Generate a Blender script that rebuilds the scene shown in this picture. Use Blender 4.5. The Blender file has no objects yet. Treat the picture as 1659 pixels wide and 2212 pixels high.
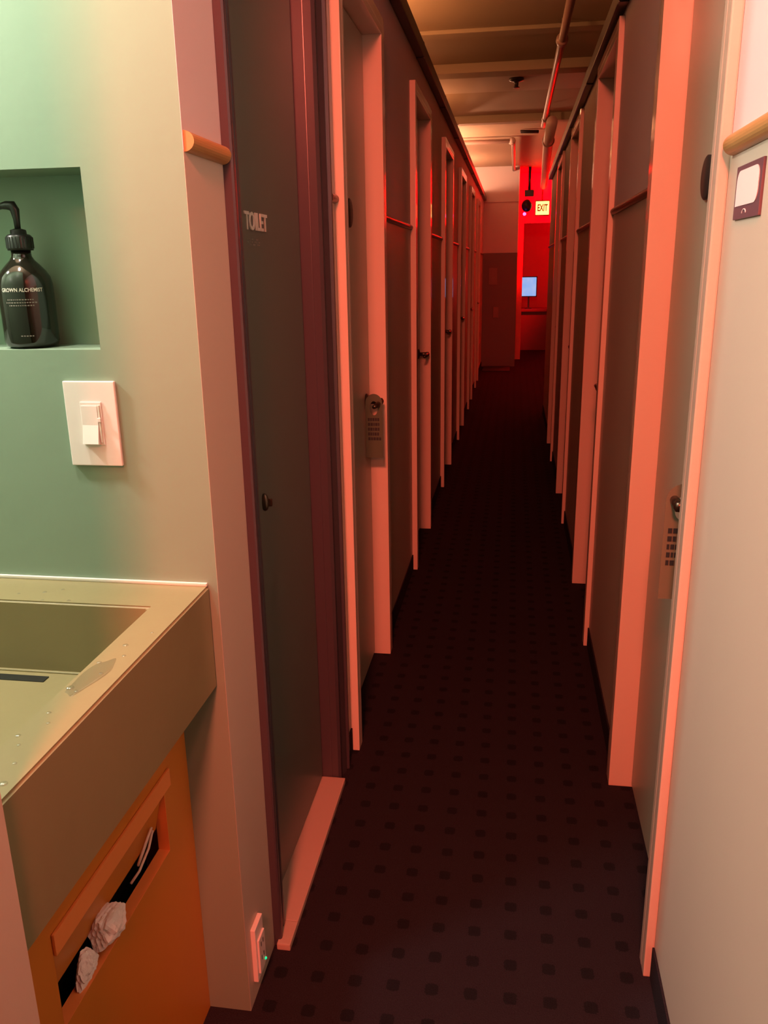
import bpy, bmesh, math, random
from mathutils import Vector, Matrix
random.seed(7)
S = bpy.context.scene
COL = S.collection

# ------------------------------------------------------------------ camera
H = 1.42
cam_d = bpy.data.cameras.new('camera'); cam = bpy.data.objects.new('camera', cam_d); COL.objects.link(cam)
cam_d.sensor_fit = 'VERTICAL'; cam_d.sensor_height = 24.0; cam_d.lens = 24.0 * 1776.0 / 2212.0
cam_d.clip_start = 0.02; cam_d.clip_end = 60
F = 1776.0; PX, PY = 829.5, 1106.0
cy_ = Vector((1112 - PX, -(575 - PY), -F)).normalized()       # the corridor's direction seen by the lens
cz_ = -Vector((100, -5994.0, -F)).normalized()                # up seen by the lens
cz_ = (cz_ - cy_ * cz_.dot(cy_)).normalized()
cx_ = cy_.cross(cz_)
cam.matrix_world = Matrix.Translation((0, 0, H)) @ Matrix((cx_, cy_, cz_)).to_4x4()
S.camera = cam

# ------------------------------------------------------------------ exposure, world
S.view_settings.view_transform = 'Standard'; S.view_settings.look = 'None'
S.view_settings.gamma = 1.0; S.view_settings.exposure = 0.0; S.view_settings.use_curve_mapping = False
W = bpy.data.worlds.new('world'); S.world = W; W.use_nodes = True
W.node_tree.nodes['Background'].inputs[0].default_value = (0.03, 0.012, 0.008, 1)
W.node_tree.nodes['Background'].inputs[1].default_value = 0.3

# ------------------------------------------------------------------ lamps of the place and added fill lights
def point(name, loc, col, power, r=0.05):
    l = bpy.data.lights.new(name, 'POINT'); l.color = col; l.energy = power; l.shadow_soft_size = r
    o = bpy.data.objects.new(name, l); o.location = loc; COL.objects.link(o); return o
RED = (1.0, 0.145, 0.085)
rs = bpy.data.lights.new('red_ceiling_spot', 'SPOT'); rs.color = RED; rs.energy = 600; rs.spot_size = math.radians(80); rs.spot_blend = 1.0; rs.shadow_soft_size = 0.17
ro = bpy.data.objects.new('red_ceiling_spot', rs); ro.location = (-0.12, -0.95, 2.66); COL.objects.link(ro)
ro.rotation_euler = (Vector((-0.06, 3.4, 0.35)) - ro.location).to_track_quat('-Z', 'Y').to_euler()
point('red_rear_fill', (0.3, -3.6, 2.6), RED, 140, 0.1)  # added weak red fill behind the camera
point('vanity_lamp_and_fill', (-1.50, 1.035, 2.10), (1.0, 0.89, 0.80), 92, 0.05)
point('vanity_lamp_and_fill', (-0.86, 0.95, 2.42), (1.0, 0.89, 0.80), 50, 0.06)  # added fill that brightens the near right door and casing
point('pod_roof_lamp', (-1.05, 9.4, 2.36), (1.0, 0.5, 0.28), 75, 0.08)
point('pod_roof_lamp', (-1.05, 11.4, 2.36), (1.0, 0.5, 0.28), 50, 0.08)
point('pod_roof_lamp', (-1.0, 4.6, 2.55), (1.0, 0.44, 0.16), 25, 0.1)
point('pod_roof_lamp', (-1.0, 7.2, 2.55), (1.0, 0.44, 0.18), 14.0, 0.1)
point('lobby_red_lamp_and_fill', (1.1, 10.6, 1.3), (1.0, 0.03, 0.02), 18, 0.1)  # added red fill for the far floor and end wall
point('lobby_red_lamp_and_fill', (1.2, 14.6, 2.2), (1.0, 0.0, 0.012), 38, 0.1)
sl_ = bpy.data.lights.new('lobby_red_spot', 'SPOT'); sl_.color = (1.0, 0.0, 0.003); sl_.energy = 900; sl_.spot_size = math.radians(110); sl_.spot_blend = 0.5; sl_.shadow_soft_size = 0.05
so_ = bpy.data.objects.new('lobby_red_spot', sl_); so_.location = (1.00, 12.75, 2.50); COL.objects.link(so_)
so_.rotation_euler = (Vector((0.25, 13.4, 2.45)) - so_.location).to_track_quat('-Z', 'Y').to_euler()

# ------------------------------------------------------------------ materials
def mat(name, col, rough=0.6, metal=0.0, bump=0.0, bscale=80.0, spec=0.5, coat=0.0, var=0.0, emis=None, estr=0.0, trans=0.0, ior=1.45):
    m = bpy.data.materials.new(name); m.use_nodes = True
    nt = m.node_tree; b = nt.nodes['Principled BSDF']
    b.inputs['Base Color'].default_value = (*col, 1)
    b.inputs['Roughness'].default_value = rough; b.inputs['Metallic'].default_value = metal
    b.inputs['Specular IOR Level'].default_value = spec; b.inputs['Coat Weight'].default_value = coat
    b.inputs['Coat Roughness'].default_value = 0.08
    b.inputs['Transmission Weight'].default_value = trans; b.inputs['IOR'].default_value = ior
    if emis: b.inputs['Emission Color'].default_value = (*emis, 1); b.inputs['Emission Strength'].default_value = estr
    if bump or var:
        tc = nt.nodes.new('ShaderNodeTexCoord')
        nz = nt.nodes.new('ShaderNodeTexNoise'); nz.inputs['Scale'].default_value = bscale; nz.inputs['Detail'].default_value = 4
        nt.links.new(tc.outputs['Object'], nz.inputs['Vector'])
        if bump:
            bp = nt.nodes.new('ShaderNodeBump'); bp.inputs['Strength'].default_value = bump; bp.inputs['Distance'].default_value = 0.002
            nt.links.new(nz.outputs['Fac'], bp.inputs['Height']); nt.links.new(bp.outputs['Normal'], b.inputs['Normal'])
        if var:
            n2 = nt.nodes.new('ShaderNodeTexNoise'); n2.inputs['Scale'].default_value = bscale / 12; n2.inputs['Detail'].default_value = 5
            nt.links.new(tc.outputs['Object'], n2.inputs['Vector'])
            mx = nt.nodes.new('ShaderNodeMix'); mx.data_type = 'RGBA'
            mx.inputs['A'].default_value = (*[c * (1 - var) for c in col], 1)
            mx.inputs['B'].default_value = (*[min(1, c * (1 + var)) for c in col], 1)
            nt.links.new(n2.outputs['Fac'], mx.inputs['Factor']); nt.links.new(mx.outputs['Result'], b.inputs['Base Color'])
    return m

def carpet_mat(name, dots=True):
    m = bpy.data.materials.new(name); m.use_nodes = True
    nt = m.node_tree; N = nt.nodes; L = nt.links; b = N['Principled BSDF']
    b.inputs['Roughness'].default_value = 1.0; b.inputs['Specular IOR Level'].default_value = 0.1
    tc = N.new('ShaderNodeTexCoord'); sep = N.new('ShaderNodeSeparateXYZ'); L.new(tc.outputs['Object'], sep.inputs[0])
    def mth(op, a, b_=None, c=None):
        n = N.new('ShaderNodeMath'); n.operation = op
        for i, v in enumerate((a, b_, c)):
            if v is None: continue
            if isinstance(v, (int, float)): n.inputs[i].default_value = v
            else: L.new(v, n.inputs[i])
        return n.outputs[0]
    def cell(o, ph, pitch):
        t = mth('ADD', o, ph); t = mth('DIVIDE', t, pitch); t = mth('FRACT', t); t = mth('SUBTRACT', t, 0.5); return mth('ABSOLUTE', t)
    # dot centres at x = -0.367 + 0.0797 k, y = 1.335 + 0.0835 k
    dx = cell(sep.outputs['X'], 0.367 + 0.0797 * 40.5, 0.0797)
    dy = cell(sep.outputs['Y'], -1.335 + 0.0835 * 60.5, 0.0835)
    mxd = mth('POWER', mth('ADD', mth('POWER', dx, 4.0), mth('POWER', dy, 4.0)), 0.25)
    nz = N.new('ShaderNodeTexNoise'); nz.inputs['Scale'].default_value = 350; nz.inputs['Detail'].default_value = 3
    L.new(tc.outputs['Object'], nz.inputs['Vector'])
    wob = mth('MULTIPLY_ADD', nz.outputs['Fac'], 0.09, mxd)
    msk = (lambda t_: t_)(mth('LESS_THAN', wob, 0.215 if dots else -1))
    mix = N.new('ShaderNodeMix'); mix.data_type = 'RGBA'
    mix.inputs['A'].default_value = (0.025, 0.017, 0.020, 1); mix.inputs['B'].default_value = (0.0125, 0.010, 0.0115, 1)
    L.new(msk, mix.inputs['Factor']); 
    m2 = N.new('ShaderNodeMix'); m2.data_type = 'RGBA'; m2.blend_type = 'MULTIPLY'
    m2.inputs['Factor'].default_value = 1.0
    cr = N.new('ShaderNodeMapRange'); cr.inputs['To Min'].default_value = 0.55; cr.inputs['To Max'].default_value = 1.35
    L.new(nz.outputs['Fac'], cr.inputs['Value'])
    L.new(mix.outputs['Result'], m2.inputs['A']); L.new(cr.outputs[0], m2.inputs['B']); L.new(m2.outputs['Result'], b.inputs['Base Color'])
    bp = N.new('ShaderNodeBump'); bp.inputs['Strength'].default_value = 0.6; bp.inputs['Distance'].default_value = 0.004
    L.new(nz.outputs['Fac'], bp.inputs['Height']); L.new(bp.outputs['Normal'], b.inputs['Normal'])
    return m

def wood_mat(name, c1, c2, rough=0.35):
    m = bpy.data.materials.new(name); m.use_nodes = True
    nt = m.node_tree; N = nt.nodes; L = nt.links; b = N['Principled BSDF']; b.inputs['Roughness'].default_value = rough
    tc = N.new('ShaderNodeTexCoord'); mp = N.new('ShaderNodeMapping'); mp.inputs['Scale'].default_value = (60, 4, 60)
    nz = N.new('ShaderNodeTexNoise'); nz.inputs['Scale'].default_value = 3; nz.inputs['Detail'].default_value = 6
    mx = N.new('ShaderNodeMix'); mx.data_type = 'RGBA'; mx.inputs['A'].default_value = (*c1, 1); mx.inputs['B'].default_value = (*c2, 1)
    L.new(tc.outputs['Object'], mp.inputs[0]); L.new(mp.outputs[0], nz.inputs['Vector']); L.new(nz.outputs['Fac'], mx.inputs['Factor'])
    L.new(mx.outputs['Result'], b.inputs['Base Color']); return m

M = {}
M['green'] = mat('alcove green paint', (0.205, 0.29, 0.21), 0.42, bump=0.25, bscale=14, spec=0.4)
M['lower'] = mat('beige wainscot paint', (0.50, 0.41, 0.325), 0.45, bump=0.08, bscale=30, spec=0.4)
M['upper'] = mat('chalk pink wall paint', (0.60, 0.51, 0.50), 0.6, bump=0.1, bscale=30)
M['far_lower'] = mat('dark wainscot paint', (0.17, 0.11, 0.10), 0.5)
M['casing'] = mat('satin beige trim paint', (0.72, 0.56, 0.45), 0.08, spec=0.5)
M['door'] = mat('beige door paint', (0.47, 0.42, 0.31), 0.4, bump=0.03, bscale=60)
M['t_door'] = mat('dark grey green door paint', (0.125, 0.135, 0.11), 0.38, bump=0.04, bscale=60)
M['t_case'] = mat('dark plum casing paint', (0.062, 0.047, 0.055), 0.28)
M['carpet'] = carpet_mat('dotted dark carpet')
M['cove'] = carpet_mat('plain dark carpet', False)
M['ceiling'] = mat('brown ceiling paint', (0.42, 0.30, 0.20), 0.7, bump=0.1, bscale=20)
M['beam'] = mat('pale beam paint', (0.55, 0.44, 0.36), 0.6)
M['rail'] = mat('dark brown steel track', (0.045, 0.028, 0.026), 0.35, metal=0.3)
M['wood'] = wood_mat('orange oiled wood', (0.40, 0.19, 0.065), (0.52, 0.27, 0.10))
M['wood_shaded'] = wood_mat('oiled wood darkened as shade', (0.13, 0.055, 0.035), (0.17, 0.07, 0.045))  # same wood as the near beads, corridor shade put into the colour
M['sill'] = mat('threshold paint', (0.48, 0.34, 0.27), 0.45)
M['concrete'] = mat('olive cast concrete', (0.215, 0.187, 0.092), 0.32, bump=0.12, bscale=45, var=0.13, spec=0.4)
M['side'] = mat('olive cast concrete side', (0.40, 0.30, 0.19), 0.5, bump=0.12, bscale=45, var=0.1)
M['orange'] = mat('orange cabinet paint', (0.60, 0.20, 0.025), 0.38, bump=0.03, bscale=60)
M['orange_lit'] = mat('orange paint brightened as red light', (0.85, 0.27, 0.07), 0.4)  # cabinet orange with the red light on the slot put into the colour
M['bag'] = mat('black bin liner', (0.012, 0.011, 0.011), 0.28, bump=0.6, bscale=60)
M['string'] = mat('pale drawstring', (0.70, 0.52, 0.42), 0.6)
M['paper'] = mat('white paper towel', (0.82, 0.74, 0.70), 0.9, bump=0.5, bscale=180)
M['plate'] = mat('white switch plastic', (0.74, 0.66, 0.62), 0.35)
M['amber'] = mat('dark bottle glass', (0.010, 0.009, 0.006), 0.07, spec=0.8)
M['black'] = mat('black plastic', (0.016, 0.018, 0.016), 0.33)
M['ink'] = mat('pale printed lettering', (0.62, 0.60, 0.52), 0.6)
M['ink_dim'] = mat('dull printed lettering', (0.22, 0.21, 0.18), 0.6)
M['metal'] = mat('dark bronze metal', (0.12, 0.09, 0.065), 0.3, metal=0.9)
M['steel'] = mat('brushed steel', (0.5, 0.45, 0.38), 0.28, metal=1.0)
M['disc'] = mat('black number disc', (0.028, 0.026, 0.024), 0.5)
M['tag'] = mat('olive card', (0.085, 0.115, 0.065), 0.6)
M['tag_lit'] = mat('olive card lightened as near light', (0.17, 0.15, 0.09), 0.6)  # same card as the other tag, nearby white light put into the colour
M['tag_ink'] = mat('grey card print', (0.022, 0.026, 0.026), 0.6)
M['plum'] = mat('plum sign board', (0.135, 0.058, 0.07), 0.45)
M['white'] = mat('pale pink sign white', (0.80, 0.62, 0.60), 0.5)
M['pipe'] = mat('painted steel pipe', (0.34, 0.21, 0.17), 0.4)
M['duct'] = mat('pale painted duct', (0.60, 0.42, 0.36), 0.45)
M['redwall'] = mat('lobby wall paint', (0.70, 0.22, 0.18), 0.6)
M['desk'] = mat('dark lobby desk', (0.16, 0.05, 0.05), 0.4)
def water_mat():
    m = bpy.data.materials.new('water'); m.use_nodes = True; nt = m.node_tree; nt.nodes.clear()
    o = nt.nodes.new('ShaderNodeOutputMaterial'); mx = nt.nodes.new('ShaderNodeMixShader'); 
    tr = nt.nodes.new('ShaderNodeBsdfTransparent'); tr.inputs[0].default_value = (0.93, 0.93, 0.92, 1)
    gl = nt.nodes.new('ShaderNodeBsdfGlossy'); gl.inputs['Roughness'].default_value = 0.04
    mx.inputs[0].default_value = 0.16; nt.links.new(tr.outputs[0], mx.inputs[1]); nt.links.new(gl.outputs[0], mx.inputs[2]); nt.links.new(mx.outputs[0], o.inputs[0])
    return m
M['water'] = water_mat()
M['led'] = mat('green led', (0, 0.2, 0.1), 0.3, emis=(0.0, 0.75, 0.28), estr=1.4)
M['led_p'] = mat('purple led', (0.1, 0, 0.2), 0.3, emis=(0.45, 0.12, 1.0), estr=3.5)
M['exit'] = mat('lit exit face', (0.5, 0.4, 0.2), 0.4, emis=(1.0, 0.62, 0.16), estr=2.4)
M['exit_red'] = mat('lit red exit letters', (0.4, 0.02, 0.01), 0.4, emis=(1.0, 0.05, 0.0), estr=0.2)
M['exit_box'] = mat('exit housing', (0.5, 0.03, 0.02), 0.4)
M['mat'] = mat('dark door mat', (0.035, 0.030, 0.030), 0.9, bump=0.5, bscale=200)
M['notice'] = mat('notice paper', (0.27, 0.17, 0.16), 0.7)
def screen_mat():
    m = mat('lit screen', (0.02, 0.02, 0.02), 0.3)
    nt = m.node_tree; b = nt.nodes['Principled BSDF']
    tc = nt.nodes.new('ShaderNodeTexCoord'); nz = nt.nodes.new('ShaderNodeTexNoise'); nz.inputs['Scale'].default_value = 7
    mx = nt.nodes.new('ShaderNodeMix'); mx.data_type = 'RGBA'
    mx.inputs['A'].default_value = (0.08, 0.40, 1.0, 1); mx.inputs['B'].default_value = (0.55, 0.62, 0.85, 1)
    nt.links.new(tc.outputs['Object'], nz.inputs['Vector']); nt.links.new(nz.outputs['Fac'], mx.inputs['Factor'])
    nt.links.new(mx.outputs['Result'], b.inputs['Emission Color']); b.inputs['Emission Strength'].default_value = 0.9
    return m
M['screen'] = screen_mat()

# ------------------------------------------------------------------ mesh helpers
class MB:
    def __init__(s): s.bm = bmesh.new(); s.mats = []
    def _mi(s, m):
        if m not in s.mats: s.mats.append(m)
        return s.mats.index(m)
    def _merge(s, tmp, m, smooth=False):
        mi = s._mi(m)
        for f in tmp.faces: f.material_index = mi; f.smooth = smooth
        me = bpy.data.meshes.new('tmp'); tmp.to_mesh(me); tmp.free(); s.bm.from_mesh(me); bpy.data.meshes.remove(me)
    def box(s, a, b, m, bev=0.0, seg=2, M4=None, smooth=False):
        t = bmesh.new(); bmesh.ops.create_cube(t, size=1)
        for v in t.verts:
            v.co = Vector([a[i] + (b[i] - a[i]) * (v.co[i] + 0.5) for i in range(3)])
        bmesh.ops.recalc_face_normals(t, faces=t.faces)
        if bev: bmesh.ops.bevel(t, geom=t.edges[:], offset=bev, segments=seg, affect='EDGES', profile=0.7)
        if M4: t.transform(M4)
        s._merge(t, m, smooth); return s
    def lathe(s, prof, m, n=40, center=(0, 0, 0), M4=None, cap=True):
        t = bmesh.new(); rings = []
        for (r, z) in prof:
            rings.append([t.verts.new((r * math.cos(2 * math.pi * i / n), r * math.sin(2 * math.pi * i / n), z)) for i in range(n)])
        for a, b in zip(rings, rings[1:]):
            for i in range(n): t.faces.new((a[i], a[(i + 1) % n], b[(i + 1) % n], b[i]))
        if cap:
            t.faces.new(rings[0][::-1]); t.faces.new(rings[-1])
        bmesh.ops.recalc_face_normals(t, faces=t.faces)
        if M4: t.transform(M4)
        t.transform(Matrix.Translation(center)); s._merge(t, m, True); return s
    def tube(s, pts, r, m, n=12, radii=None, closed=False):
        t = bmesh.new(); pts = [Vector(p) for p in pts]; rings = []; k = len(pts)
        up = None
        for i, p in enumerate(pts):
            if closed: d = pts[(i + 1) % k] - pts[i - 1]
            else: d = pts[min(i + 1, k - 1)] - pts[max(i - 1, 0)]
            d.normalize()
            if up is None:
                up = Vector((0, 0, 1)) if abs(d.z) < 0.9 else Vector((1, 0, 0))
            u = (up - d * up.dot(d)).normalized(); up = u; w = d.cross(u)
            rr = radii[i] if radii else r
            rings.append([t.verts.new(p + (u * math.cos(2 * math.pi * j / n) + w * math.sin(2 * math.pi * j / n)) * rr) for j in range(n)])
        prs = list(zip(rings, rings[1:])) + ([(rings[-1], rings[0])] if closed else [])
        for a, b in prs:
            for j in range(n): t.faces.new((a[j], a[(j + 1) % n], b[(j + 1) % n], b[j]))
        if not closed:
            t.faces.new(rings[0][::-1]); t.faces.new(rings[-1])
        bmesh.ops.recalc_face_normals(t, faces=t.faces)
        s._merge(t, m, True); return s
    def prism(s, poly, d0, d1, axis, m, bev=0.0, holes=None):
        """poly: 2D outline; extruded along axis between d0 and d1. axis x: (y,z); axis y: (x,z)"""
        t = bmesh.new()
        def P(p, d): return (d, p[0], p[1]) if axis == 'x' else ((p[0], d, p[1]) if axis == 'y' else (p[0], p[1], d))
        loops = [poly] + (holes or [])
        es = []
        for lp in loops:
            vs = [t.verts.new(P(p, d0)) for p in lp]
            es += [t.edges.new((vs[i], vs[(i + 1) % len(vs)])) for i in range(len(vs))]
        r = bmesh.ops.triangle_fill(t, use_beauty=True, use_dissolve=True, edges=es)
        fs = [g for g in r['geom'] if isinstance(g, bmesh.types.BMFace)]
        ex = bmesh.ops.extrude_face_region(t, geom=fs)
        off = Vector(P((0, 0), d1)) - Vector(P((0, 0), d0))
        for g in ex['geom']:
            if isinstance(g, bmesh.types.BMVert): g.co += off
        bmesh.ops.recalc_face_normals(t, faces=t.faces)
        s._merge(t, m, False); return s
    def ball(s, c, r, m, sc=(1, 1, 1), u=20, v=12):
        t = bmesh.new(); bmesh.ops.create_uvsphere(t, u_segments=u, v_segments=v, radius=r)
        for q in t.verts: q.co = Vector((q.co.x * sc[0] + c[0], q.co.y * sc[1] + c[1], q.co.z * sc[2] + c[2]))
        s._merge(t, m, True); return s
    def build(s, name, parent=None, origin=None):
        me = bpy.data.meshes.new(name)
        if origin is not None: s.bm.transform(Matrix.Translation(-Vector(origin)))
        s.bm.to_mesh(me); s.bm.free()
        for m in s.mats: me.materials.append(m)
        o = bpy.data.objects.new(name, me); COL.objects.link(o)
        if origin is not None: o.location = origin
        if parent:
            o.parent = parent
        return o

def struct(o): o['kind'] = 'structure'; return o
def tag(o, label, cat, group=None):
    o['label'] = label; o['category'] = cat
    if group: o['group'] = group
    return o
def empty(name, loc, label=None, cat=None, group=None):
    o = bpy.data.objects.new(name, None); o.location = loc; o.empty_display_size = 0.05; COL.objects.link(o)
    if label: tag(o, label, cat, group)
    return o
def part(mb, name, parent, origin=None, label=None):
    """mb built in world coordinates, then parented keeping its world place"""
    o = mb.build(name)
    p = parent; loc = Vector((0, 0, 0))
    while p is not None: loc += p.location; p = p.parent
    o.data.transform(Matrix.Translation(-loc)); o.parent = parent
    if label: o['label'] = label
    return o
def rrect(x0, x1, z0, z1, r, n=6, corners=(1, 1, 1, 1)):
    pts = []
    for (cx, cz, a0, on) in ((x1 - r, z1 - r, 0, corners[0]), (x0 + r, z1 - r, 90, corners[1]), (x0 + r, z0 + r, 180, corners[2]), (x1 - r, z0 + r, 270, corners[3])):
        if on:
            for i in range(n + 1):
                a = math.radians(a0 + 90 * i / n); pts.append((cx + r * math.cos(a), cz + r * math.sin(a)))
        else:
            pts.append((cx + (r if a0 in (0, 270) else -r), cz + (r if a0 in (0, 90) else -r)))
    return pts
def text_mb(body, size, m, M4, extrude=0.0004, bold=0.0, sx=1.0):
    cu = bpy.data.curves.new('txt', 'FONT'); cu.body = body; cu.size = size; cu.extrude = extrude; cu.offset = bold
    cu.align_x = 'CENTER'; cu.align_y = 'CENTER'; cu.resolution_u = 3
    o = bpy.data.objects.new('txt', cu); COL.objects.link(o); bpy.context.view_layer.update()
    me = bpy.data.meshes.new_from_object(o.evaluated_get(bpy.context.evaluated_depsgraph_get()))
    me.transform(Matrix.Diagonal((sx, 1, 1, 1))); me.transform(M4)
    mb = MB(); mb._mi(m); mb.bm.from_mesh(me)
    for f in mb.bm.faces: f.material_index = 0
    bpy.data.objects.remove(o); bpy.data.curves.remove(cu); bpy.data.meshes.remove(me)
    return mb
def frame(o, x, y):      # matrix whose local x,y map onto world vectors x,y at o
    x = Vector(x).normalized(); y = Vector(y).normalized(); z = x.cross(y)
    m = Matrix((x, y, z)).transposed().to_4x4(); m.translation = Vector(o); return m

# ================================================================== SETTING
CEIL = 2.75
RAIL_Z = 1.59
LW, RW = -0.455, 0.322          # wall planes
LF, RF = -0.430, 0.304          # casing fronts
LD, RD = -0.490, 0.366          # door planes
LT, RT = 2.42, 2.30             # partition tops
TOP = 2.12

f = MB(); f.box((-2.1, -6.0, -0.05), (2.0, 16.4, 0.0), M['carpet']); struct(f.build('floor'))
c = MB(); c.box((-2.1, -6.0, CEIL), (2.0, 16.4, CEIL + 0.08), M['ceiling']); struct(c.build('ceiling'))
w = MB(); w.box((-2.1, -6.1, 0), (2.0, -6.0, CEIL), M['far_lower']); struct(w.build('wall_back'))  # unseen rear room, made wide and dark to reduce bounced light
w = MB(); w.box((-2.18, -6.0, 0), (-2.1, 0.555, CEIL), M['far_lower']); struct(w.build('wall_rear_left'))
w = MB(); w.box((2.0, -6.0, 0), (2.08, 1.0, CEIL), M['far_lower']); w.box((RW + 0.11, -0.62, 0), (2.0, -0.52, CEIL), M['far_lower']); struct(w.build('wall_rear_right'))

# behind and beside the camera: left wall up to the washing alcove, with its end facing us
w = MB()
for z0, z1, m in ((0.0, RAIL_Z, M['lower']), (RAIL_Z, CEIL, M['upper'])):
    w.box((-2.1, 0.555, z0), (-0.489, 0.635, z1), m)
struct(w.build('wall_near_left'))
# green alcove: back wall with niche, side wall
NX0, NX1, NZ0, NZ1, ND = -0.98, -0.643, 1.304, 1.572, 0.098
w = MB(); g = M['green']
Y0, Y1 = 1.235, 1.36
w.box((-2.0, Y0, 0), (-0.4805, Y1, NZ0), g)
w.box((-2.0, Y0, NZ1), (-0.4805, Y1, CEIL), g)
w.box((-2.0, Y0, NZ0), (NX0, Y1, NZ1), g)
w.box((NX1, Y0, NZ0), (-0.4805, Y1, NZ1), g)
w.box((NX0, Y0 + ND, NZ0), (NX1, Y1, NZ1), g)
struct(w.build('wall_alcove'))
w = MB(); w.box((-2.08, 0.635, 0), (-2.0, Y1, CEIL), g); w.box((-2.0, 0.635, 0), (-0.492, 0.6365, CEIL), g); struct(w.build('wall_alcove_left'))  # second box: unseen green skin added to the near partition to reduce bounce
# narrow return face of the alcove wall towards the corridor
w = MB()
w.box((-0.4805, Y0, 0), (-0.480, 1.404, RAIL_Z), M['lower']); w.box((-0.4805, Y0, RAIL_Z), (-0.480, 1.404, CEIL), M['upper'])
struct(w.build('wall_return'))

# left partition --------------------------------------------------
L0 = [2.175 + 1.59 * k for k in range(6)]; LO = [(a, a + 0.665) for a in L0]
R0 = [1.427, 3.000, 4.600, 6.190]; RO = [(a, a + 0.665) for a in R0]
def partition(name, x_in, x_out, spans, openings, top, first, last):
    w = MB(); y = first
    for a, b in openings:
        if a + 0.03 > y: spans.append((y, a + 0.03))
        y = b + 0.02
    spans.append((y, last))
    lo, hi = min(x_in, x_out), max(x_in, x_out)
    for a, b in spans:
        w.box((lo, a, 0.0), (hi, b, RAIL_Z), M['lower']); w.box((lo, a, RAIL_Z), (hi, b, top), M['upper' ])
    for a, b in openings:
        w.box((lo, a + 0.03, TOP + 0.02), (hi, b + 0.02, top), M['upper'])
    struct(w.build(name)); return spans
lsp = partition('wall_left', LW, LW - 0.11, [], LO, LT, 2.10, 12.40)
rsp = partition('wall_right', RW, RW + 0.11, [], RO, RT, -0.62, 8.42)
# toilet wall: header and outer shell
w = MB(); w.box((-0.60, 1.405, 2.205), (-0.475, 2.10, LT), M['upper']); struct(w.build('wall_toilet_header'))
w = MB()
w.box((-1.7, 1.36, 0), (-1.62, 12.5, CEIL), M['upper']); w.box((-1.62, 1.36, 2.20), (LW - 0.11, 12.4, 2.24), M['upper'])
struct(w.build('wall_outer_left'))
w = MB()
w.box((1.92, 1.0, 0), (2.0, 16.4, CEIL), M['redwall']); w.box((RW + 0.11, 1.0, 2.20), (1.92, 8.42, 2.24), M['upper'])
w.box((RW + 0.11, 8.34, 0), (1.92, 8.42, 2.2), M['lower'])
w.box((RW, -0.62, RT), (RW + 0.11, 1.0, CEIL), M['upper']); w.box((RW + 0.11, 1.0, 2.24), (1.92, 1.08, CEIL), M['upper'])
struct(w.build('wall_outer_right'))
# end wall with dark wainscot
w = MB()
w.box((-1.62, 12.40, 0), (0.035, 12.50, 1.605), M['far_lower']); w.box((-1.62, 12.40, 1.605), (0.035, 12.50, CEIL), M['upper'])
struct(w.build('wall_end'))
w = MB(); w.box((-0.455, 12.385, 2.285), (0.035, 12.40, 2.305), M['upper']); struct(w.build('trim_20'))
w = MB(); w.box((0.0, 13.38, 0), (0.120, 13.47, CEIL), M['redwall'], 0.004); struct(w.build('trim_21'))
# lobby behind: back wall and red lit bulkhead
w = MB(); w.box((-1.7, 16.0, 0), (2.0, 16.1, CEIL), M['redwall']); struct(w.build('wall_lobby_back'))
w = MB(); w.box((0.12, 13.40, 2.045), (1.92, 13.55, CEIL), M['redwall']); struct(w.build('wall_lobby_bulkhead'))

# carpet coves along the wall feet
n = 1
for sgn, wall, spans, lo in ((-1, LW, lsp, 2.1), (1, RW, rsp, -0.6)):
    for a, b in spans:
        if b - a < 0.1: continue
        mb = MB(); x = wall
        a2 = a + (0.036 if a > 2.3 or sgn > 0 and a > 0 else 0.0)
        b2 = b - 0.031
        lo_, hi_ = (x, x + 0.005) if sgn < 0 else (x - 0.005, x)
        mb.box((lo_, a2, 0), (hi_, b2, 0.078), M['cove'], 0.002)
        struct(mb.build('baseboard_%d' % n)); n += 1
# chair rails: round wooden beads on the wall panels
n = 1
def bead(xw, sgn, a, b, r, m, z=RAIL_Z):
    global n
    pts = []
    for i in range(13):
        t = math.pi * i / 12
        pts.append((xw - sgn * r * 1.1 * math.sin(t), z + r * math.cos(t)))
    mb = MB(); mb.prism(pts, a, b, 'y', m); o = mb.build('trim_%d' % n); n += 1; return struct(o)
bead(-0.480, -1, 1.238, 1.404, 0.0145, M['wood'], 1.602)
bead(RW, 1, -0.6, 1.408, 0.0155, M['wood'], 1.590)
for a, b in lsp:
    if a > 2.3: bead(LW, -1, a + 0.036, b - 0.032, 0.011, M['wood_shaded'])
    else: bead(LW, -1, a + 0.012, 2.172, 0.011, M['wood_shaded'])
for a, b in rsp:
    if a > 1: bead(RW, 1, a + 0.036, min(b - 0.032, 8.4), 0.011, M['wood_shaded'])

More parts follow.
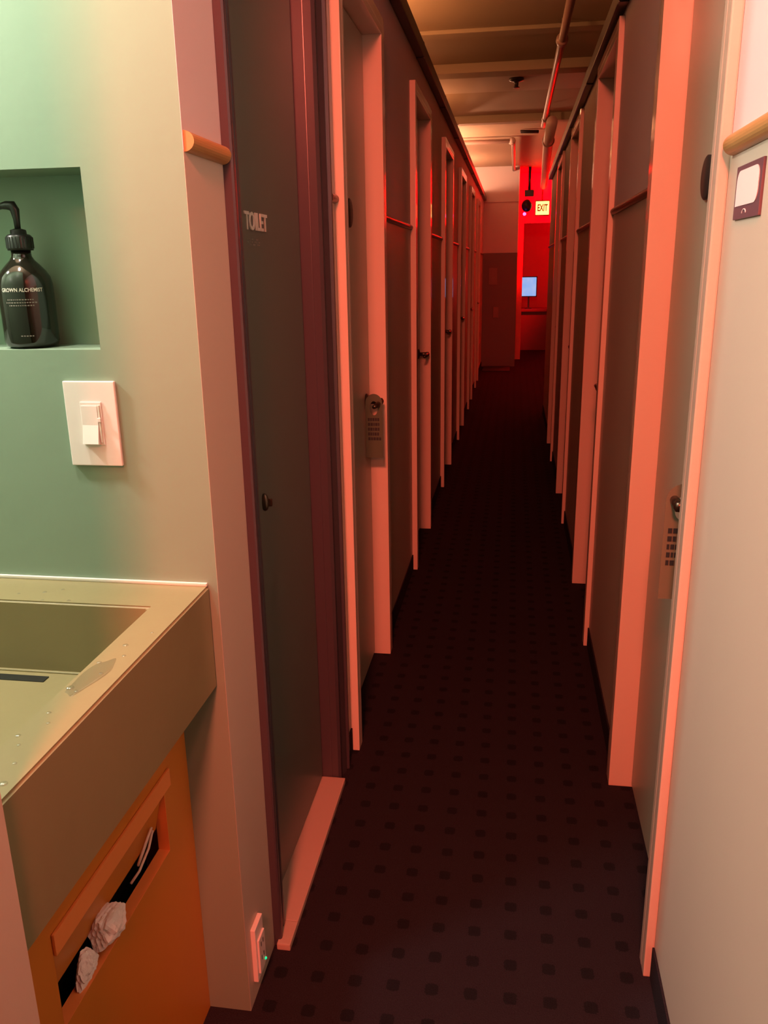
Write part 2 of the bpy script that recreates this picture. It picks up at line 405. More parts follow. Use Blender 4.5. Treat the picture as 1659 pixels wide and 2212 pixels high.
# doors -------------------------------------------------------------
def pod_door(k, y0, y1, D, W_, Fr, sgn, knob_y):
    """sgn +1: right wall (front towards -x), -1: left wall"""
    def X(a, b): return (min(a, b), max(a, b))
    x0, x1 = X(D, D + sgn * 0.03)
    mb = MB(); mb.box((x0, y0 + 0.055, 0.012), (x1, y1 - 0.004, TOP - 0.004), M['door'], 0.002)
    d = struct(mb.build('door_%d' % k))
    cs = MB()
    lx = X(D + sgn * 0.032, Fr)
    bx = X(W_, Fr)
    for (a, b) in ((y0 + 0.030, y0 + 0.050), (y1, y1 + 0.020)):
        cs.box((lx[0], a, 0.0), (lx[1], b, TOP), M['casing'], 0.002)
    cs.box((lx[0], y0 + 0.030, TOP), (lx[1], y1 + 0.020, TOP + 0.020), M['casing'], 0.002)
    cs.box((bx[0], y0, 0.0), (bx[1], y0 + 0.030, TOP + 0.050), M['casing'], 0.003)
    cs.box((bx[0], y1 + 0.020, 0.0), (bx[1], y1 + 0.055, TOP + 0.050), M['casing'], 0.003)
    cs.box((bx[0], y0 + 0.030, TOP + 0.020), (bx[1], y1 + 0.020, TOP + 0.050), M['casing'], 0.003)
    part(cs, 'door_casing', d)
    # number disc
    ds = MB(); mid = (y0 + y1) / 2 + 0.02
    ds.lathe([(0.040, 0), (0.041, 0.002), (0.041, 0.006), (0.038, 0.008)], M['disc'], 40, (D, mid, 1.578), Matrix.Rotation(-sgn * math.pi / 2, 4, 'Y'))
    part(ds, 'number_disc', d, label='round black number disc')
    # lever handle: rose, neck, lever
    h = MB(); hx = D - sgn * 0.0; R = Matrix.Rotation(-sgn * math.pi / 2, 4, 'Y')
    dirn = -1 if knob_y > (y0 + y1) / 2 else 1
    h.lathe([(0.026, 0), (0.026, 0.006), (0.022, 0.009), (0.010, 0.011), (0.010, 0.042), (0.012, 0.046), (0.011, 0.056), (0.004, 0.060)], M['metal'], 28, (hx, knob_y, 0.985), R)
    lxp = hx - sgn * 0.050
    h.tube([(lxp, knob_y, 0.985), (lxp, knob_y + dirn * 0.03, 0.985), (lxp, knob_y + dirn * 0.07, 0.984), (lxp + sgn * 0.006, knob_y + dirn * 0.105, 0.982)], 0.0085, M['metal'], 12, [0.0095, 0.009, 0.0085, 0.007])
    part(h, 'door_handle', d, label='dark metal lever handle')
    return d
k = 1
for i, (a, b) in enumerate(LO): pod_door(k, a, b, LD, LW, LF, -1, b - 0.075); k += 1
for i, (a, b) in enumerate(RO): pod_door(k, a, b, RD, RW, RF, 1, a + 0.115); k += 1

# toilet door with dark moulded casing -----------------------------
TD = -0.507
mb = MB(); mb.box((TD - 0.035, 1.462, 0.022), (TD, 2.004, 2.12), M['t_door'], 0.002); td = struct(mb.build('door_%d' % k))
def mould(cs, y_out, y_in, z1, q=1.0):
    """stepped casing board between y_out (outer edge) and y_in (opening edge)"""
    s = 1 if y_in > y_out else -1; wd = abs(y_in - y_out)
    prof = [(0, 0), (0, 0.030), (0.06, 0.037), (0.20, 0.037), (0.24, 0.029), (0.32, 0.027), (0.36, 0.031), (0.70, 0.022), (0.76, 0.025), (0.90, 0.025), (1.0, 0.018), (1.0, 0)]
    pts = [(-0.480 + d * q, y_out + s * wd * t) for t, d in prof]
    cs.prism(pts, 0.0, z1, 'z', M['t_case'])
cs = MB()
mould(cs, 1.405, 1.457, 2.20, 0.45); mould(cs, 2.095, 2.012, 2.20)
cs.box((-0.480, 1.457, 2.125), (-0.452, 2.012, 2.20), M['t_case'], 0.004)
cs.box((-0.545, 1.405, 0.0), (-0.480, 1.459, 2.14), M['t_case'], 0.002)
cs.box((-0.545, 2.010, 0.0), (-0.480, 2.10, 2.14), M['t_case'], 0.002)
cs.box((-0.545, 1.459, 2.122), (-0.480, 2.010, 2.14), M['t_case'], 0.002)
part(cs, 'door_casing', td, label='dark plum moulded casing')
sl = MB(); sl.box((-0.545, 1.461, 0.0), (-0.441, 2.008, 0.016), M['sill'], 0.003); sl.box((-0.471, 1.392, 0.0), (-0.441, 1.461, 0.016), M['sill'], 0.003)
part(sl, 'threshold', td, label='pale painted threshold')
h = MB(); R = Matrix.Rotation(math.pi / 2, 4, 'Y')
h.ball((TD + 0.004, 1.597, 0.955), 0.010, M['metal'], (0.9, 0.8, 1.9)); h.box((TD + 0.004, 1.594, 0.947), (TD + 0.020, 1.600, 0.963), M['metal'], 0.002)
part(h, 'door_handle', td, label='dark turn latch')
tx = text_mb('TOILET', 0.046, M['ink'], frame((TD + 0.0016, 1.656, 1.510), (0, 1, 0), (0, 0, 1)), 0.0012, 0.0008, 0.98)
tx = tx.build('toilet_lettering'); tag(tx, 'cream raised letters reading TOILET on the dark green door', 'lettering')
bz = MB()
for i in range(3):
    for j in range(9): 
        if (i * 7 + j * 5) % 3: bz.ball((TD + 0.0006, 1.600 + j * 0.009, 1.468 + i * 0.005), 0.0014, M['ink_dim'], (0.7, 1, 1), 8, 6)
part(bz, 'braille_dots', tx)

# rails along the partition tops
def rail(x0, x1, z0, z1, y0, y1, label):
    mb = MB(); mb.box((x0, y0, z0), (x1, y1, z1), M['rail'], 0.006)
    for i in range(int((y1 - y0) / 1.2)):
        yy = y0 + 0.5 + i * 1.2
        mb.box((x0 + 0.001, yy, z0 - 0.004), (x1 - 0.001, yy + 0.03, z1 + 0.004), M['rail'], 0.002)
    o = mb.build('steel_track', origin=((x0 + x1) / 2, (y0 + y1) / 2, z0)); tag(o, label, 'rail'); return o
rail(LW + 0.001, LW + 0.038, 2.305, 2.362, 2.3, 12.36, 'long dark steel track along the top of the left partition')
rail(RW - 0.034, RW - 0.001, 2.185, 2.238, 1.2, 8.38, 'long dark steel track along the top of the right partition')

# ceiling beams
n = 30
def trim(a, b, m, bev=0.0):
    global n
    mb = MB(); mb.box(a, b, m, bev); struct(mb.build('trim_%d' % n)); n += 1
trim((-1.62, 6.25, 2.69), (1.92, 6.42, CEIL), M['ceiling'], 0.004)
trim((-1.62, 5.40, 2.728), (1.92, 5.52, CEIL), M['ceiling'], 0.003)
trim((-0.60, 6.50, 2.738), (0.50, 7.20, CEIL), M['beam'], 0.003)
trim((-1.62, 8.30, 2.685), (1.92, 8.42, CEIL), M['ceiling'], 0.004)
trim((-1.62, 3.2, 2.67), (1.92, 3.4, CEIL), M['ceiling'], 0.004)
w = MB(); w.box((-1.62, 8.30, 2.24), (LW - 0.11, 8.36, 2.685), M['upper']); struct(w.build('wall_lamp_shroud'))  # unseen shroud added to keep the far roof lamps off the near ceiling

# ================================================================== OBJECTS
# ---- cast sink
SX1, SY0, SY1, ST, SB = -0.495, 0.637, 1.2345, 0.911, 0.722
s = empty('wall_sink', (-0.95, SY1, SB), 'olive cast concrete trough sink with wet flat rim against the green wall', 'sink')
BX1, BY0, BY1, BZ = -0.560, 0.70, 1.136, 0.787
mb = MB()
def sink_body(mb):
    t = bmesh.new()
    X0 = -1.585; x0 = -1.50
    def ring(x_0, x_1, y_0, y_1, z): return [t.verts.new(p) for p in ((x_0, y_0, z), (x_1, y_0, z), (x_1, y_1, z), (x_0, y_1, z))]
    ob = ring(X0, SX1, SY0, SY1, SB); ot = ring(X0, SX1, SY0, SY1, ST)
    it = ring(x0, BX1, BY0, BY1, ST); ib = ring(x0 + 0.006, BX1 - 0.006, BY0 + 0.006, BY1 - 0.004, BZ)
    def q(a, b):
        for i in range(4): t.faces.new((a[i], a[(i + 1) % 4], b[(i + 1) % 4], b[i]))
    q(ob, ot); q(ot, it); q(it, ib); t.faces.new(ib[::-1]); t.faces.new(ob)
    bmesh.ops.recalc_face_normals(t, faces=t.faces)
    bmesh.ops.bevel(t, geom=[e for e in t.edges if e.is_manifold and e.calc_face_angle() > 0.5], offset=0.0035, segments=3, affect='EDGES')
    mb._merge(t, M['concrete'], False)
sink_body(mb)
o = part(mb, 'basin', s)
mb = MB(); mb.box((-1.38, 1.098, BZ + 0.0), (-0.735, 1.116, BZ + 0.0015), M['black'], 0.0005); part(mb, 'drain_slot', s, label='dark slot drain')
mb = MB(); mb.box((-1.585, 1.2290, ST), (-0.497, 1.2348, ST + 0.006), M['ink'], 0.002); part(mb, 'sealant_bead', s, label='glossy pale bead of sealant')

# water drops on the rim
drops = [(-0.533, 1.000, .0042), (-0.520, 0.968, .003), (-0.545, 0.945, .0035), (-0.527, 0.915, .0028), (-0.548, 0.873, .0052), (-0.536, 0.866, .003),
         (-0.542, 0.812, .003), (-0.530, 0.790, .0025), (-0.550, 0.760, .0032), (-0.538, 0.742, .0024), (-0.522, 0.708, .0026), (-0.512, 0.672, .0045),
         (-0.528, 0.655, .0028), (-0.76, 1.176, .0035), (-0.735, 1.190, .003), (-0.80, 1.165, .0025), (-0.700, 1.146, .003), (-0.745, 1.143, .0028), (-0.513, 1.045, .0024)]
d0 = None
for (x, y, r) in drops:
    mb = MB(); t = bmesh.new(); bmesh.ops.create_uvsphere(t, u_segments=16, v_segments=10, radius=1)
    for v in t.verts: v.co = Vector((v.co.x * r * 1.1, v.co.y * r, max(v.co.z, 0) * r * 0.42))
    bmesh.ops.delete(t, geom=[f_ for f_ in t.faces if f_.calc_center_median().z < 1e-7], context='FACES')
    mb._merge(t, M['water'], True)
    o = mb.build('water_drop'); o.location = (x, y, ST + 0.0002)
    tag(o, 'clear water drop lying on the wet olive sink rim', 'water drop', 'water drops on the sink rim')
pd = MB(); t = bmesh.new(); nn = 40
ring0 = []; 
vc = t.verts.new((0, 0, 0.0005))
rings = [[t.verts.new((rr * 0.016 * (1 + .12 * math.sin(3 * a)) * math.cos(a), rr * 0.052 * (1 + .08 * math.sin(5 * a + 1)) * math.sin(a), zz)) for a in [2 * math.pi * i / nn for i in range(nn)]] for rr, zz in ((0.5, 0.0006), (0.84, 0.0010), (0.95, 0.0007), (1.0, 0.0))]
for i in range(nn):
    t.faces.new((vc, rings[0][i], rings[0][(i + 1) % nn]))
    for a, b in zip(rings, rings[1:]): t.faces.new((a[i], b[i], b[(i + 1) % nn], a[(i + 1) % nn]))
bmesh.ops.recalc_face_normals(t, faces=t.faces)
if sum(f_.normal.z for f_ in t.faces) < 0: bmesh.ops.reverse_faces(t, faces=t.faces)
pd._merge(t, M['water'], True); o = pd.build('water_puddle'); o.location = (-0.536, 0.905, ST + 0.0003); o.rotation_euler.z = -0.1
tag(o, 'flat oval puddle of water on the right rim of the sink', 'puddle')

# ---- orange waste cabinet
CX, CY0, CY1, CT = -0.565, 0.637, 1.2345, 0.721
OY0, OY1, OZ0, OZ1 = 0.780, 1.133, 0.455, 0.604
cb = empty('waste_cabinet', (-0.95, 0.93, 0), 'orange painted waste cabinet with a slot, standing under the olive sink', 'cabinet')
mb = MB(); m = M['orange']
mb.prism([(CY0, 0), (CY1, 0), (CY1, CT), (CY0, CT)], CX - 0.020, CX, 'x', m, holes=[[(OY0, OZ0), (OY0, OZ1), (OY1, OZ1), (OY1, OZ0)]])
part(mb, 'side_panel', cb)
mb = MB()
mb.box((-1.5, CY0, 0), (CX - 0.02, CY0 + 0.018, CT), m); mb.box((-1.5, CY1 - 0.018, 0), (CX - 0.02, CY1, CT), m)
mb.box((-1.518, CY0, 0), (-1.5, CY1, CT), m); mb.box((-1.5, CY0 + .018, 0.0), (CX - 0.02, CY1 - .018, 0.018), m)
part(mb, 'carcass', cb)
mb = MB(); mb.box((CX - 0.020, OY0 + 0.001, 0.574), (CX + 0.0, OY1 - 0.001, OZ1 - 0.001), M['orange_lit'], 0.001); mb.box((CX + 0.0005, OY0 + 0.0, 0.574), (CX + 0.005, 1.152, OZ1 + 0.003), M['orange_lit'], 0.0015); part(mb, 'slot_rail', cb, label='raised orange rail along the top of the slot')
mb = MB(); e_ = M['orange_lit']
mb.box((CX - 0.020, OY0 + 0.0002, OZ0 + 0.0002), (CX + 0.0004, OY1 - 0.0002, OZ0 + 0.0012), e_)
mb.box((CX - 0.020, OY1 - 0.0012, OZ0 + 0.0012), (CX + 0.0004, OY1 - 0.0002, 0.573), e_)
part(mb, 'slot_lit_faces', cb, label='slot faces with red light put into their bright orange')
mb = MB(); R = Matrix.Translation((CX - 0.003, 0, 0.574)) @ Matrix.Rotation(math.radians(13), 4, 'Y')
mb.box((-0.008, OY0 + 0.004, -0.078), (0.0, OY1 - 0.004, -0.002), m, 0.001, 2, R); part(mb, 'flap', cb, label='orange flap tilted inwards behind the slot')
# bin liner: a crumpled sleeve hanging inside
bg = MB(); t = bmesh.new(); rows, cols = 10, 56
gx0, gx1, gy0, gy1 = -0.86, CX - 0.054, OY0 - 0.03, OY1 + 0.03
def per(u):
    a, b = gx1 - gx0, gy1 - gy0; p = u * 2 * (a + b)
    if p < a: return gx0 + p, gy0
    p -= a
    if p < b: return gx1, gy0 + p
    p -= b
    if p < a: return gx1 - p, gy1
    return gx0, gy1 - (p - a)
rg = []
for i in range(rows + 1):
    z = 0.505 - 0.44 * i / rows; rr = []
    for j in range(cols):
        x, y = per(j / cols); k_ = 1 - 0.10 * i / rows
        cxm, cym = (gx0 + gx1) / 2, (gy0 + gy1) / 2
        w_ = 1 - 0.03 * random.random()
        rr.append(t.verts.new((cxm + (x - cxm) * k_ * w_, cym + (y - cym) * k_ * w_, z + 0.012 * (random.random() - .5))))
    rg.append(rr)
for a, b in zip(rg, rg[1:]):
    for j in range(cols): t.faces.new((a[j], a[(j + 1) % cols], b[(j + 1) % cols], b[j]))
t.faces.new(rg[-1])
bmesh.ops.recalc_face_normals(t, faces=t.faces)
bg._merge(t, M['bag'], True); bag = bg.build('bin_liner')
# crumpled contents inside the liner
tag(bag, 'black plastic bin liner hanging inside the orange cabinet slot', 'bin bag')
mb = MB(); pts = []
for i in range(25):
    a = 2 * math.pi * i / 24
    if i == 24: break
    pts.append((CX - 0.008 + 0.006 * math.sin(a), 1.062 + 0.026 * math.cos(a), 0.518 + 0.016 * math.sin(a) + 0.012 * math.cos(a)))
mb.tube(pts, 0.0022, M['string'], 8, closed=True)
mb.tube([(CX - 0.006, 1.090, 0.528), (CX - 0.006, 1.070, 0.508), (CX - 0.008, 1.035, 0.492), (CX - 0.014, 1.015, 0.484)], 0.0022, M['string'], 8)
part(mb, 'drawstring', bag, label='pale drawstring loop')
mb = MB(); t = bmesh.new(); nu, nv = 22, 26
gr = [[t.verts.new((gx0 + 0.03 + (gx1 - gx0 - 0.05) * i / nu, gy0 + 0.02 + (gy1 - gy0 - 0.04) * j / nv, 0.405 + 0.03 * random.random())) for j in range(nv + 1)] for i in range(nu + 1)]
for i in range(nu):
    for j in range(nv): t.faces.new((gr[i][j], gr[i + 1][j], gr[i + 1][j + 1], gr[i][j + 1]))
mb._merge(t, M['bag'], False); part(mb, 'liner_fold', bag)

def crumple(name, c, sc, seed, label):
    rnd = random.Random(seed); t = bmesh.new(); bmesh.ops.create_icosphere(t, subdivisions=4, radius=1)
    dirs = [(Vector((rnd.gauss(0, 1), rnd.gauss(0, 1), rnd.gauss(0, 1))).normalized(), rnd.uniform(0.55, 0.95)) for _ in range(26)]
    for v in t.verts:
        n_ = v.co.normalized(); r = 1.25
        for d, k_ in dirs:
            q = n_.dot(d)
            if q > 0.2: r = min(r, k_ / q)
        ridge = abs(math.sin(7 * n_.x + 3 * n_.z * 2 + seed)) * 0.12 + abs(math.sin(9 * n_.y - 5 * n_.x)) * 0.10
        r = r * (0.86 + ridge)
        v.co = Vector((n_.x * r * sc[0] + c[0], n_.y * r * sc[1] + c[1], n_.z * r * sc[2] + c[2]))
    mb = MB(); mb._merge(t, M['paper'], False); o = mb.build(name, origin=(c[0], c[1], c[2] - sc[2]))
    return tag(o, label, 'paper towel')
crumple('paper_towel', (CX - 0.004, 0.925, 0.492), (0.024, 0.056, 0.036), 3, 'large crumpled white paper towel spilling over the cabinet slot edge')
crumple('paper_towel', (CX - 0.010, 0.862, 0.474), (0.016, 0.034, 0.030), 11, 'smaller crumpled paper towel sunk in the slot beside the bigger one')

# ---- dimmer switch on the green wall
sx, sz = -0.668, 1.186
sw = empty('light_switch', (sx, Y0, sz - 0.069), 'white dimmer switch plate with paddle on the green wall', 'light switch')
mb = MB(); mb.box((sx - 0.044, Y0 - 0.0065, sz - 0.069), (sx + 0.044, Y0, sz + 0.069), M['plate'], 0.0025, 3); part(mb, 'wall_plate', sw)
mb = MB(); mb.box((sx - 0.017, Y0 - 0.0085, sz - 0.034), (sx + 0.019, Y0 - 0.0063, sz + 0.036), M['plate'], 0.001); part(mb, 'dimmer_frame', sw)
mb = MB(); mb.prism([(Y0 - 0.0083, sz + 0.030), (Y0 - 0.0100, sz + 0.030), (Y0 - 0.0105, sz - 0.001), (Y0 - 0.017, sz - 0.031), (Y0 - 0.0083, sz - 0.033)], sx - 0.015, sx + 0.012, 'x', M['plate']); part(mb, 'paddle', sw)
mb = MB(); mb.box((sx + 0.0135, Y0 - 0.0105, sz - 0.030), (sx + 0.0165, Y0 - 0.0084, sz + 0.031), M['ink'], 0.0006); mb.box((sx + 0.0125, Y0 - 0.013, sz + 0.004), (sx + 0.0180, Y0 - 0.0104, sz + 0.011), M['plate'], 0.001)
part(mb, 'dimmer_slider', sw)

# ---- soap bottle in the niche
bx, by, bz = -0.787, 1.285, NZ0
bt = empty('soap_bottle', (bx, by, bz), 'dark pump soap bottle with pale lettering standing in the green niche', 'soap bottle')
mb = MB(); prof = [(0.001, 0.001), (0.034, 0.001), (0.040, 0.004), (0.0425, 0.010), (0.0428, 0.070), (0.0425, 0.100), (0.040, 0.112), (0.034, 0.122), (0.026, 0.131), (0.019, 0.138), (0.0155, 0.144), (0.0150, 0.154)]
mb.lathe(prof, M['amber'], 56, (bx, by, bz)); body = part(mb, 'bottle_body', bt)
mb = MB(); prof = [(0.0150, 0.153), (0.0195, 0.153), (0.0200, 0.157), (0.0198, 0.174), (0.0170, 0.177), (0.0125, 0.178), (0.0120, 0.184), (0.0060, 0.186)]
mb.lathe(prof, M['black'], 36, (bx, by, bz))
for i in range(24):
    a = 2 * math.pi * i / 24; mb.box((bx + 0.0198 * math.cos(a) - 0.0008, by + 0.0198 * math.sin(a) - 0.0008, bz + 0.156), (bx + 0.0198 * math.cos(a) + 0.0008, by + 0.0198 * math.sin(a) + 0.0008, bz + 0.173), M['black'])
part(mb, 'collar', bt)
mb = MB()
mb.tube([(bx, by, bz + 0.184), (bx, by, bz + 0.200), (bx - 0.001, by, bz + 0.214), (bx - 0.005, by, bz + 0.2205), (bx - 0.013, by - 0.002, bz + 0.2215), (bx - 0.021, by - 0.003, bz + 0.2205), (bx - 0.028, by - 0.004, bz + 0.2175)], 0.004, M['black'], 14, [0.0046, 0.0052, 0.0072, 0.0082, 0.0068, 0.0050, 0.0030])
part(mb, 'pump_head', bt)
def wrap(mb, r):        # bends flat lettering round the bottle; local x -> arc, z stays
    for v in mb.bm.verts:
        a = v.co.x / r; rr = r + max(0.0, -v.co.y)
        v.co = Vector((bx + rr * math.sin(a), by - rr * math.cos(a), v.co.z))
    return mb
fr = frame((0.016, 0, bz + 0.092), (1, 0, 0), (0, 0, 1))
part(wrap(text_mb('GROWN ALCHEMIST', 0.0082, M['ink'], fr, 0.0003, 0.00012, 0.86), 0.0431), 'brand_lettering', bt)
mb = MB()
rr_ = random.Random(4)
for zz, x0_, x1_ in ((0.0765, -0.008, 0.034), (0.0720, -0.011, 0.038), (0.0675, -0.006, 0.033), (0.020, 0.007, 0.027)):
    mb = MB(); x = x0_
    while x < x1_:
        wl = rr_.uniform(0.0015, 0.0035)
        for q in range(3): mb.box((x + q * wl / 3, -0.0003, bz + zz), (x + (q + .8) * wl / 3, 0, bz + zz + 0.0018), M['ink_dim'])
        x += wl + 0.0012
    part(wrap(mb, 0.0431), 'small_print', bt)


# ---- plug socket with green light, low on the return face
ox = -0.480
so = empty('wall_socket', (ox, 1.300, 0.045), 'white wall socket with a tiny green light low beside the toilet door', 'socket')
mb = MB(); mb.box((ox, 1.262, 0.045), (ox + 0.010, 1.3105, 0.172), M['plate'], 0.002, 3); part(mb, 'socket_plate', so)
mb = MB(); mb.box((ox + 0.0098, 1.270, 0.060), (ox + 0.014, 1.306, 0.140), M['plate'], 0.001)
for zz in (0.118, 0.085):
    mb.box((ox + 0.0138, 1.280, zz), (ox + 0.0145, 1.283, zz + 0.010), M['black']); mb.box((ox + 0.0138, 1.292, zz), (ox + 0.0145, 1.295, zz + 0.010), M['black'])
part(mb, 'socket_insert', so)
mb = MB(); mb.ball((ox + 0.0145, 1.301, 0.069), 0.0028, M['led']); part(mb, 'indicator_light', so, label='glowing green indicator')

# ---- hanging door tags
def door_tag(x0, x1, z0, z1, y, label, cm_):
    t_ = empty('door_tag', ((x0 + x1) / 2, y, z0), label, 'door tag', None)
    w_ = x1 - x0; pts = [(x0, z0), (x1, z0)]
    for i in range(19):
        a = math.pi * i / 18; pts.append(((x0 + x1) / 2 + w_ / 2 * math.cos(a), z1 - w_ / 2 * 1.1 + w_ / 2 * 1.1 * math.sin(a)))
    hc = ((x0 + x1) / 2, z1 - 0.048); hole = [(hc[0] + 0.0135 * math.cos(2 * math.pi * i / 20), hc[1] + 0.024 * math.sin(2 * math.pi * i / 20)) for i in range(20)]
    mb = MB(); mb.prism(pts, y, y + 0.0012, 'y', cm_, holes=[hole]); part(mb, 'card', t_)
    mb = MB(); rr = random.Random(int(y * 100)); zz = z0 + (z1 - z0) * 0.58
    for r_ in range(5):
        x = x0 + w_ * 0.14
        while x < x1 - w_ * 0.2:
            wl = w_ * rr.uniform(0.07, 0.15); mb.box((x, y - 0.0006, zz), (min(x + wl, x1 - w_ * .1), y, zz + 0.0105), M['tag_ink']); x += wl + w_ * 0.03
        zz -= 0.0165
    part(mb, 'printed_block', t_, label='grey printed block')
    t_.rotation_euler.z = 0
    return t_
door_tag(RD - 0.066, RD - 0.004, 0.780, 1.016, R0[0] + 0.16, 'olive door tag with grey print hanging on the near right door', M['tag_lit'])
door_tag(LD + 0.006, LD + 0.064, 0.800, 1.018, LO[0][1] - 0.13, 'olive door tag hanging from the lever of the first left pod door', M['tag'])

# ---- plum sign on the near right wall
sg = empty('wall_sign', (RW, 1.298, 1.480), 'plum sign with a white rounded panel on the near right wall below the wooden bead', 'sign')
mb = MB(); mb.box((RW - 0.004, 1.224, 1.480), (RW, 1.359, 1.5530), M['plum'], 0.001); part(mb, 'board', sg)
mb = MB(); mb.prism(rrect(1.236, 1.350, 1.498, 1.5460, 0.016, corners=(1, 1, 1, 0)), RW - 0.0048, RW - 0.0036, 'x', M['white']); part(mb, 'white_panel', sg)
mb = MB(); mb.tube([(RW - 0.0043, 1.298 + 0.010 * math.cos(math.pi * i / 10) , 1.4870 + 0.0055 * math.sin(math.pi * i / 10)) for i in range(11)], 0.0008, M['white'], 6); part(mb, 'arch_mark', sg)

# ---- ceiling services
def pipe(name, pts, r, m, label, cat='pipe'):
    mb = MB(); mb.tube(pts, r, m, 14); o = mb.build(name); tag(o, label, cat); return o
pr = empty('sprinkler_pipe', (0.22, 6.0, 2.64), 'long thin pipe running under the ceiling above the right partition', 'pipe')
mb = MB(); mb.tube([(0.235, 3.0, 2.64), (0.222, 8.3, 2.64)], 0.022, M['pipe'], 14); part(mb, 'pipe_run', pr)
for yy in (5.3, 7.9):
    mb = MB(); mb.lathe([(0.030, -0.03), (0.034, -0.02), (0.034, 0.02), (0.030, 0.03)], M['pipe'], 20, (0.229, yy, 2.64), Matrix.Rotation(math.pi / 2, 4, 'X')); part(mb, 'coupling', pr)
    mb = MB(); mb.tube([(0.229, yy, 2.66), (0.229, yy, CEIL)], 0.006, M['pipe'], 8); part(mb, 'hanger', pr)
br = empty('branch_pipe', (-0.05, 9.6, 2.70), 'thin right-angled pipe on the lit stretch of ceiling by the end wall', 'pipe')
mb = MB(); mb.tube([(-1.2, 9.62, 2.70), (-0.10, 9.62, 2.70), (-0.065, 9.635, 2.70), (-0.052, 9.67, 2.70), (-0.05, 12.38, 2.70)], 0.022, M['pipe'], 14); part(mb, 'pipe_run', br)
mb = MB(); mb.ball((-0.065, 9.635, 2.70), 0.040, M['duct'], (1, 1, 1)); part(mb, 'elbow', br, label='pipe elbow with its highlight put into a pale colour')  # paler than its pipe: a hot highlight put into the colour
mb = MB(); mb.tube([(0.02, 9.2, 2.728), (0.20, 9.25, 2.728)], 0.016, M['rail'], 10); o = mb.build('conduit'); tag(o, 'short dark conduit on the ceiling beside the pale pipe elbow', 'conduit')
dc = empty('ceiling_duct', (0.34, 8.8, 2.55), 'pale pink duct running to the exit beside the top of the right partition', 'duct')
mb = MB(); mb.tube([(0.262, 7.3, 2.52), (0.268, 8.2, 2.50), (0.295, 9.4, 2.48), (0.33, 10.8, 2.47), (0.36, 12.3, 2.47)], 0.045, M['duct'], 18); part(mb, 'duct_run', dc)
mb = MB(); mb.lathe([(0.050, -0.02), (0.056, -0.01), (0.056, 0.01), (0.050, 0.02)], M['pipe'], 24, (0.268, 8.2, 2.50), Matrix.Rotation(math.pi / 2, 4, 'X')); part(mb, 'duct_collar', dc)
mb = MB(); mb.tube([(0.268, 8.2, 2.55), (0.268, 8.2, CEIL)], 0.008, M['pipe'], 8); part(mb, 'duct_hanger', dc)
sp = empty('ceiling_fitting', (-0.025, 6.75, 2.738), 'small dark round sprinkler fitting under the pale ceiling beam', 'sprinkler')
mb = MB(); mb.lathe([(0.055, 0), (0.055, -0.012), (0.035, -0.02), (0.016, -0.024), (0.014, -0.055), (0.024, -0.058), (0.024, -0.062)], M['rail'], 28, (-0.025, 6.75, 2.738)); part(mb, 'sprinkler_head', sp)

# ---- exit sign hung by the end of the corridor
ey = 12.62
ex = empty('exit_sign', (0.36, ey, 2.10), 'glowing EXIT sign hanging in the red passage at the corridor end', 'exit sign')
mb = MB(); mb.box((0.262, ey, 2.10), (0.468, ey + 0.05, 2.312), M['exit_box'], 0.006); part(mb, 'sign_housing', ex)
mb = MB(); mb.box((0.272, ey - 0.004, 2.116), (0.458, ey, 2.296), M['exit'], 0.003); part(mb, 'lit_face', ex)
part(text_mb('EXIT', 0.125, M['exit_red'], frame((0.365, ey - 0.006, 2.205), (1, 0, 0), (0, 0, 1)), 0.0015, 0.0035, 0.56), 'exit_lettering', ex)
mb = MB(); mb.tube([(0.36, ey + 0.025, 2.312), (0.36, ey + 0.025, CEIL)], 0.010, M['exit_box'], 10); part(mb, 'hanging_rod', ex)
cm = empty('ceiling_camera', (0.15, 12.55, 2.12), 'dark ceiling-hung camera dome with a purple light left of the exit sign', 'camera')
mb = MB(); mb.tube([(0.175, 12.6, CEIL), (0.175, 12.6, 2.44)], 0.020, M['black'], 12); part(mb, 'camera_stem', cm)
mb = MB(); mb.box((0.11, 12.56, 2.36), (0.24, 12.66, 2.45), M['black'], 0.01); part(mb, 'camera_bracket', cm)
mb = MB(); mb.ball((0.145, 12.58, 2.24), 0.075, M['black'], (1, 1, 1.15)); part(mb, 'camera_dome', cm)
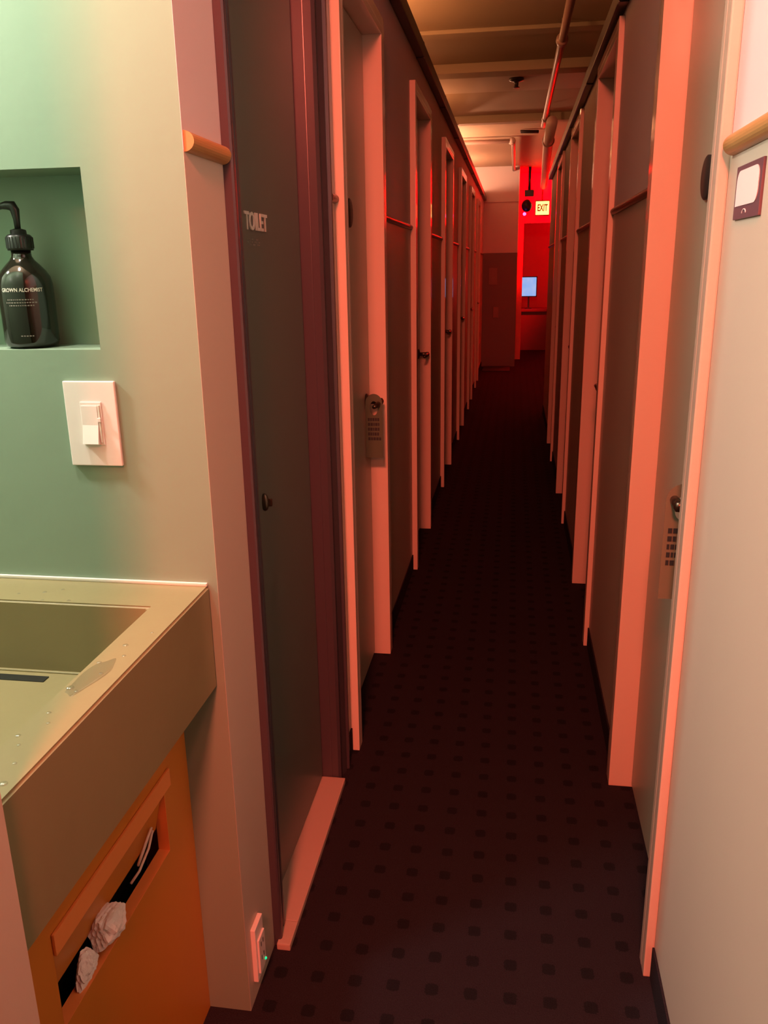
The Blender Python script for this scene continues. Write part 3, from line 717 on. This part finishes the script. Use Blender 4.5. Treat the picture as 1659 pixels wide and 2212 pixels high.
mb = MB(); mb.ball((0.115, 12.50, 2.125), 0.022, M['led_p']); part(mb, 'status_light', cm, label='purple status light')

# ---- end of the corridor
nt_ = empty('wall_notice', (-0.31, 12.39, 1.17), 'small reddish paper notice on the dark end wall, the upper of two', 'notice')
mb = MB(); mb.box((-0.365, 12.392, 1.17), (-0.245, 12.40, 1.40), M['notice'], 0.001); part(mb, 'sheet', nt_)
nt2 = empty('wall_plaque', (-0.26, 12.39, 0.70), 'small pale plaque on the dark end wall, below the paper notice', 'plaque')
mb = MB(); mb.box((-0.295, 12.388, 0.70), (-0.215, 12.40, 0.86), M['notice'], 0.01); part(mb, 'plaque_face', nt2)
mb = MB(); mb.box((-0.42, 11.78, 0.0), (-0.03, 12.36, 0.012), M['mat'], 0.004); o = mb.build('door_mat'); tag(o, 'dark floor mat lying at the foot of the end wall', 'mat')

dk = empty('lobby_desk', (0.6, 15.2, 0), 'dark red lobby desk seen through the gap at the corridor end', 'desk')
mb = MB(); mb.box((0.08, 14.85, 0.66), (1.5, 15.55, 0.70), M['desk'], 0.004); part(mb, 'desk_top', dk)
mb = MB(); mb.box((0.12, 14.92, 0), (1.46, 14.95, 0.66), M['desk']); part(mb, 'front_panel', dk)
mb = MB(); mb.box((0.12, 14.95, 0), (0.15, 15.5, 0.66), M['desk']); part(mb, 'side_panel', dk)
mb = MB(); mb.box((1.43, 14.95, 0), (1.46, 15.5, 0.66), M['desk']); part(mb, 'side_panel', dk)
mn = empty('monitor', (0.25, 15.1, 0.70), 'monitor with a bright blue-white screen on the lobby desk', 'monitor')
mb = MB(); mb.box((0.11, 15.10, 0.90), (0.395, 15.13, 1.245), M['black'], 0.006); part(mb, 'monitor_case', mn)
mb = MB(); mb.prism(rrect(0.125, 0.38, 0.915, 1.23, 0.01), 15.094, 15.10, 'y', M['screen']); part(mb, 'screen', mn)
mb = MB(); mb.box((0.20, 15.04, 0.70), (0.31, 15.18, 0.715), M['black'], 0.004); mb.box((0.24, 15.11, 0.715), (0.27, 15.125, 0.92), M['black']); part(mb, 'monitor_stand', mn)
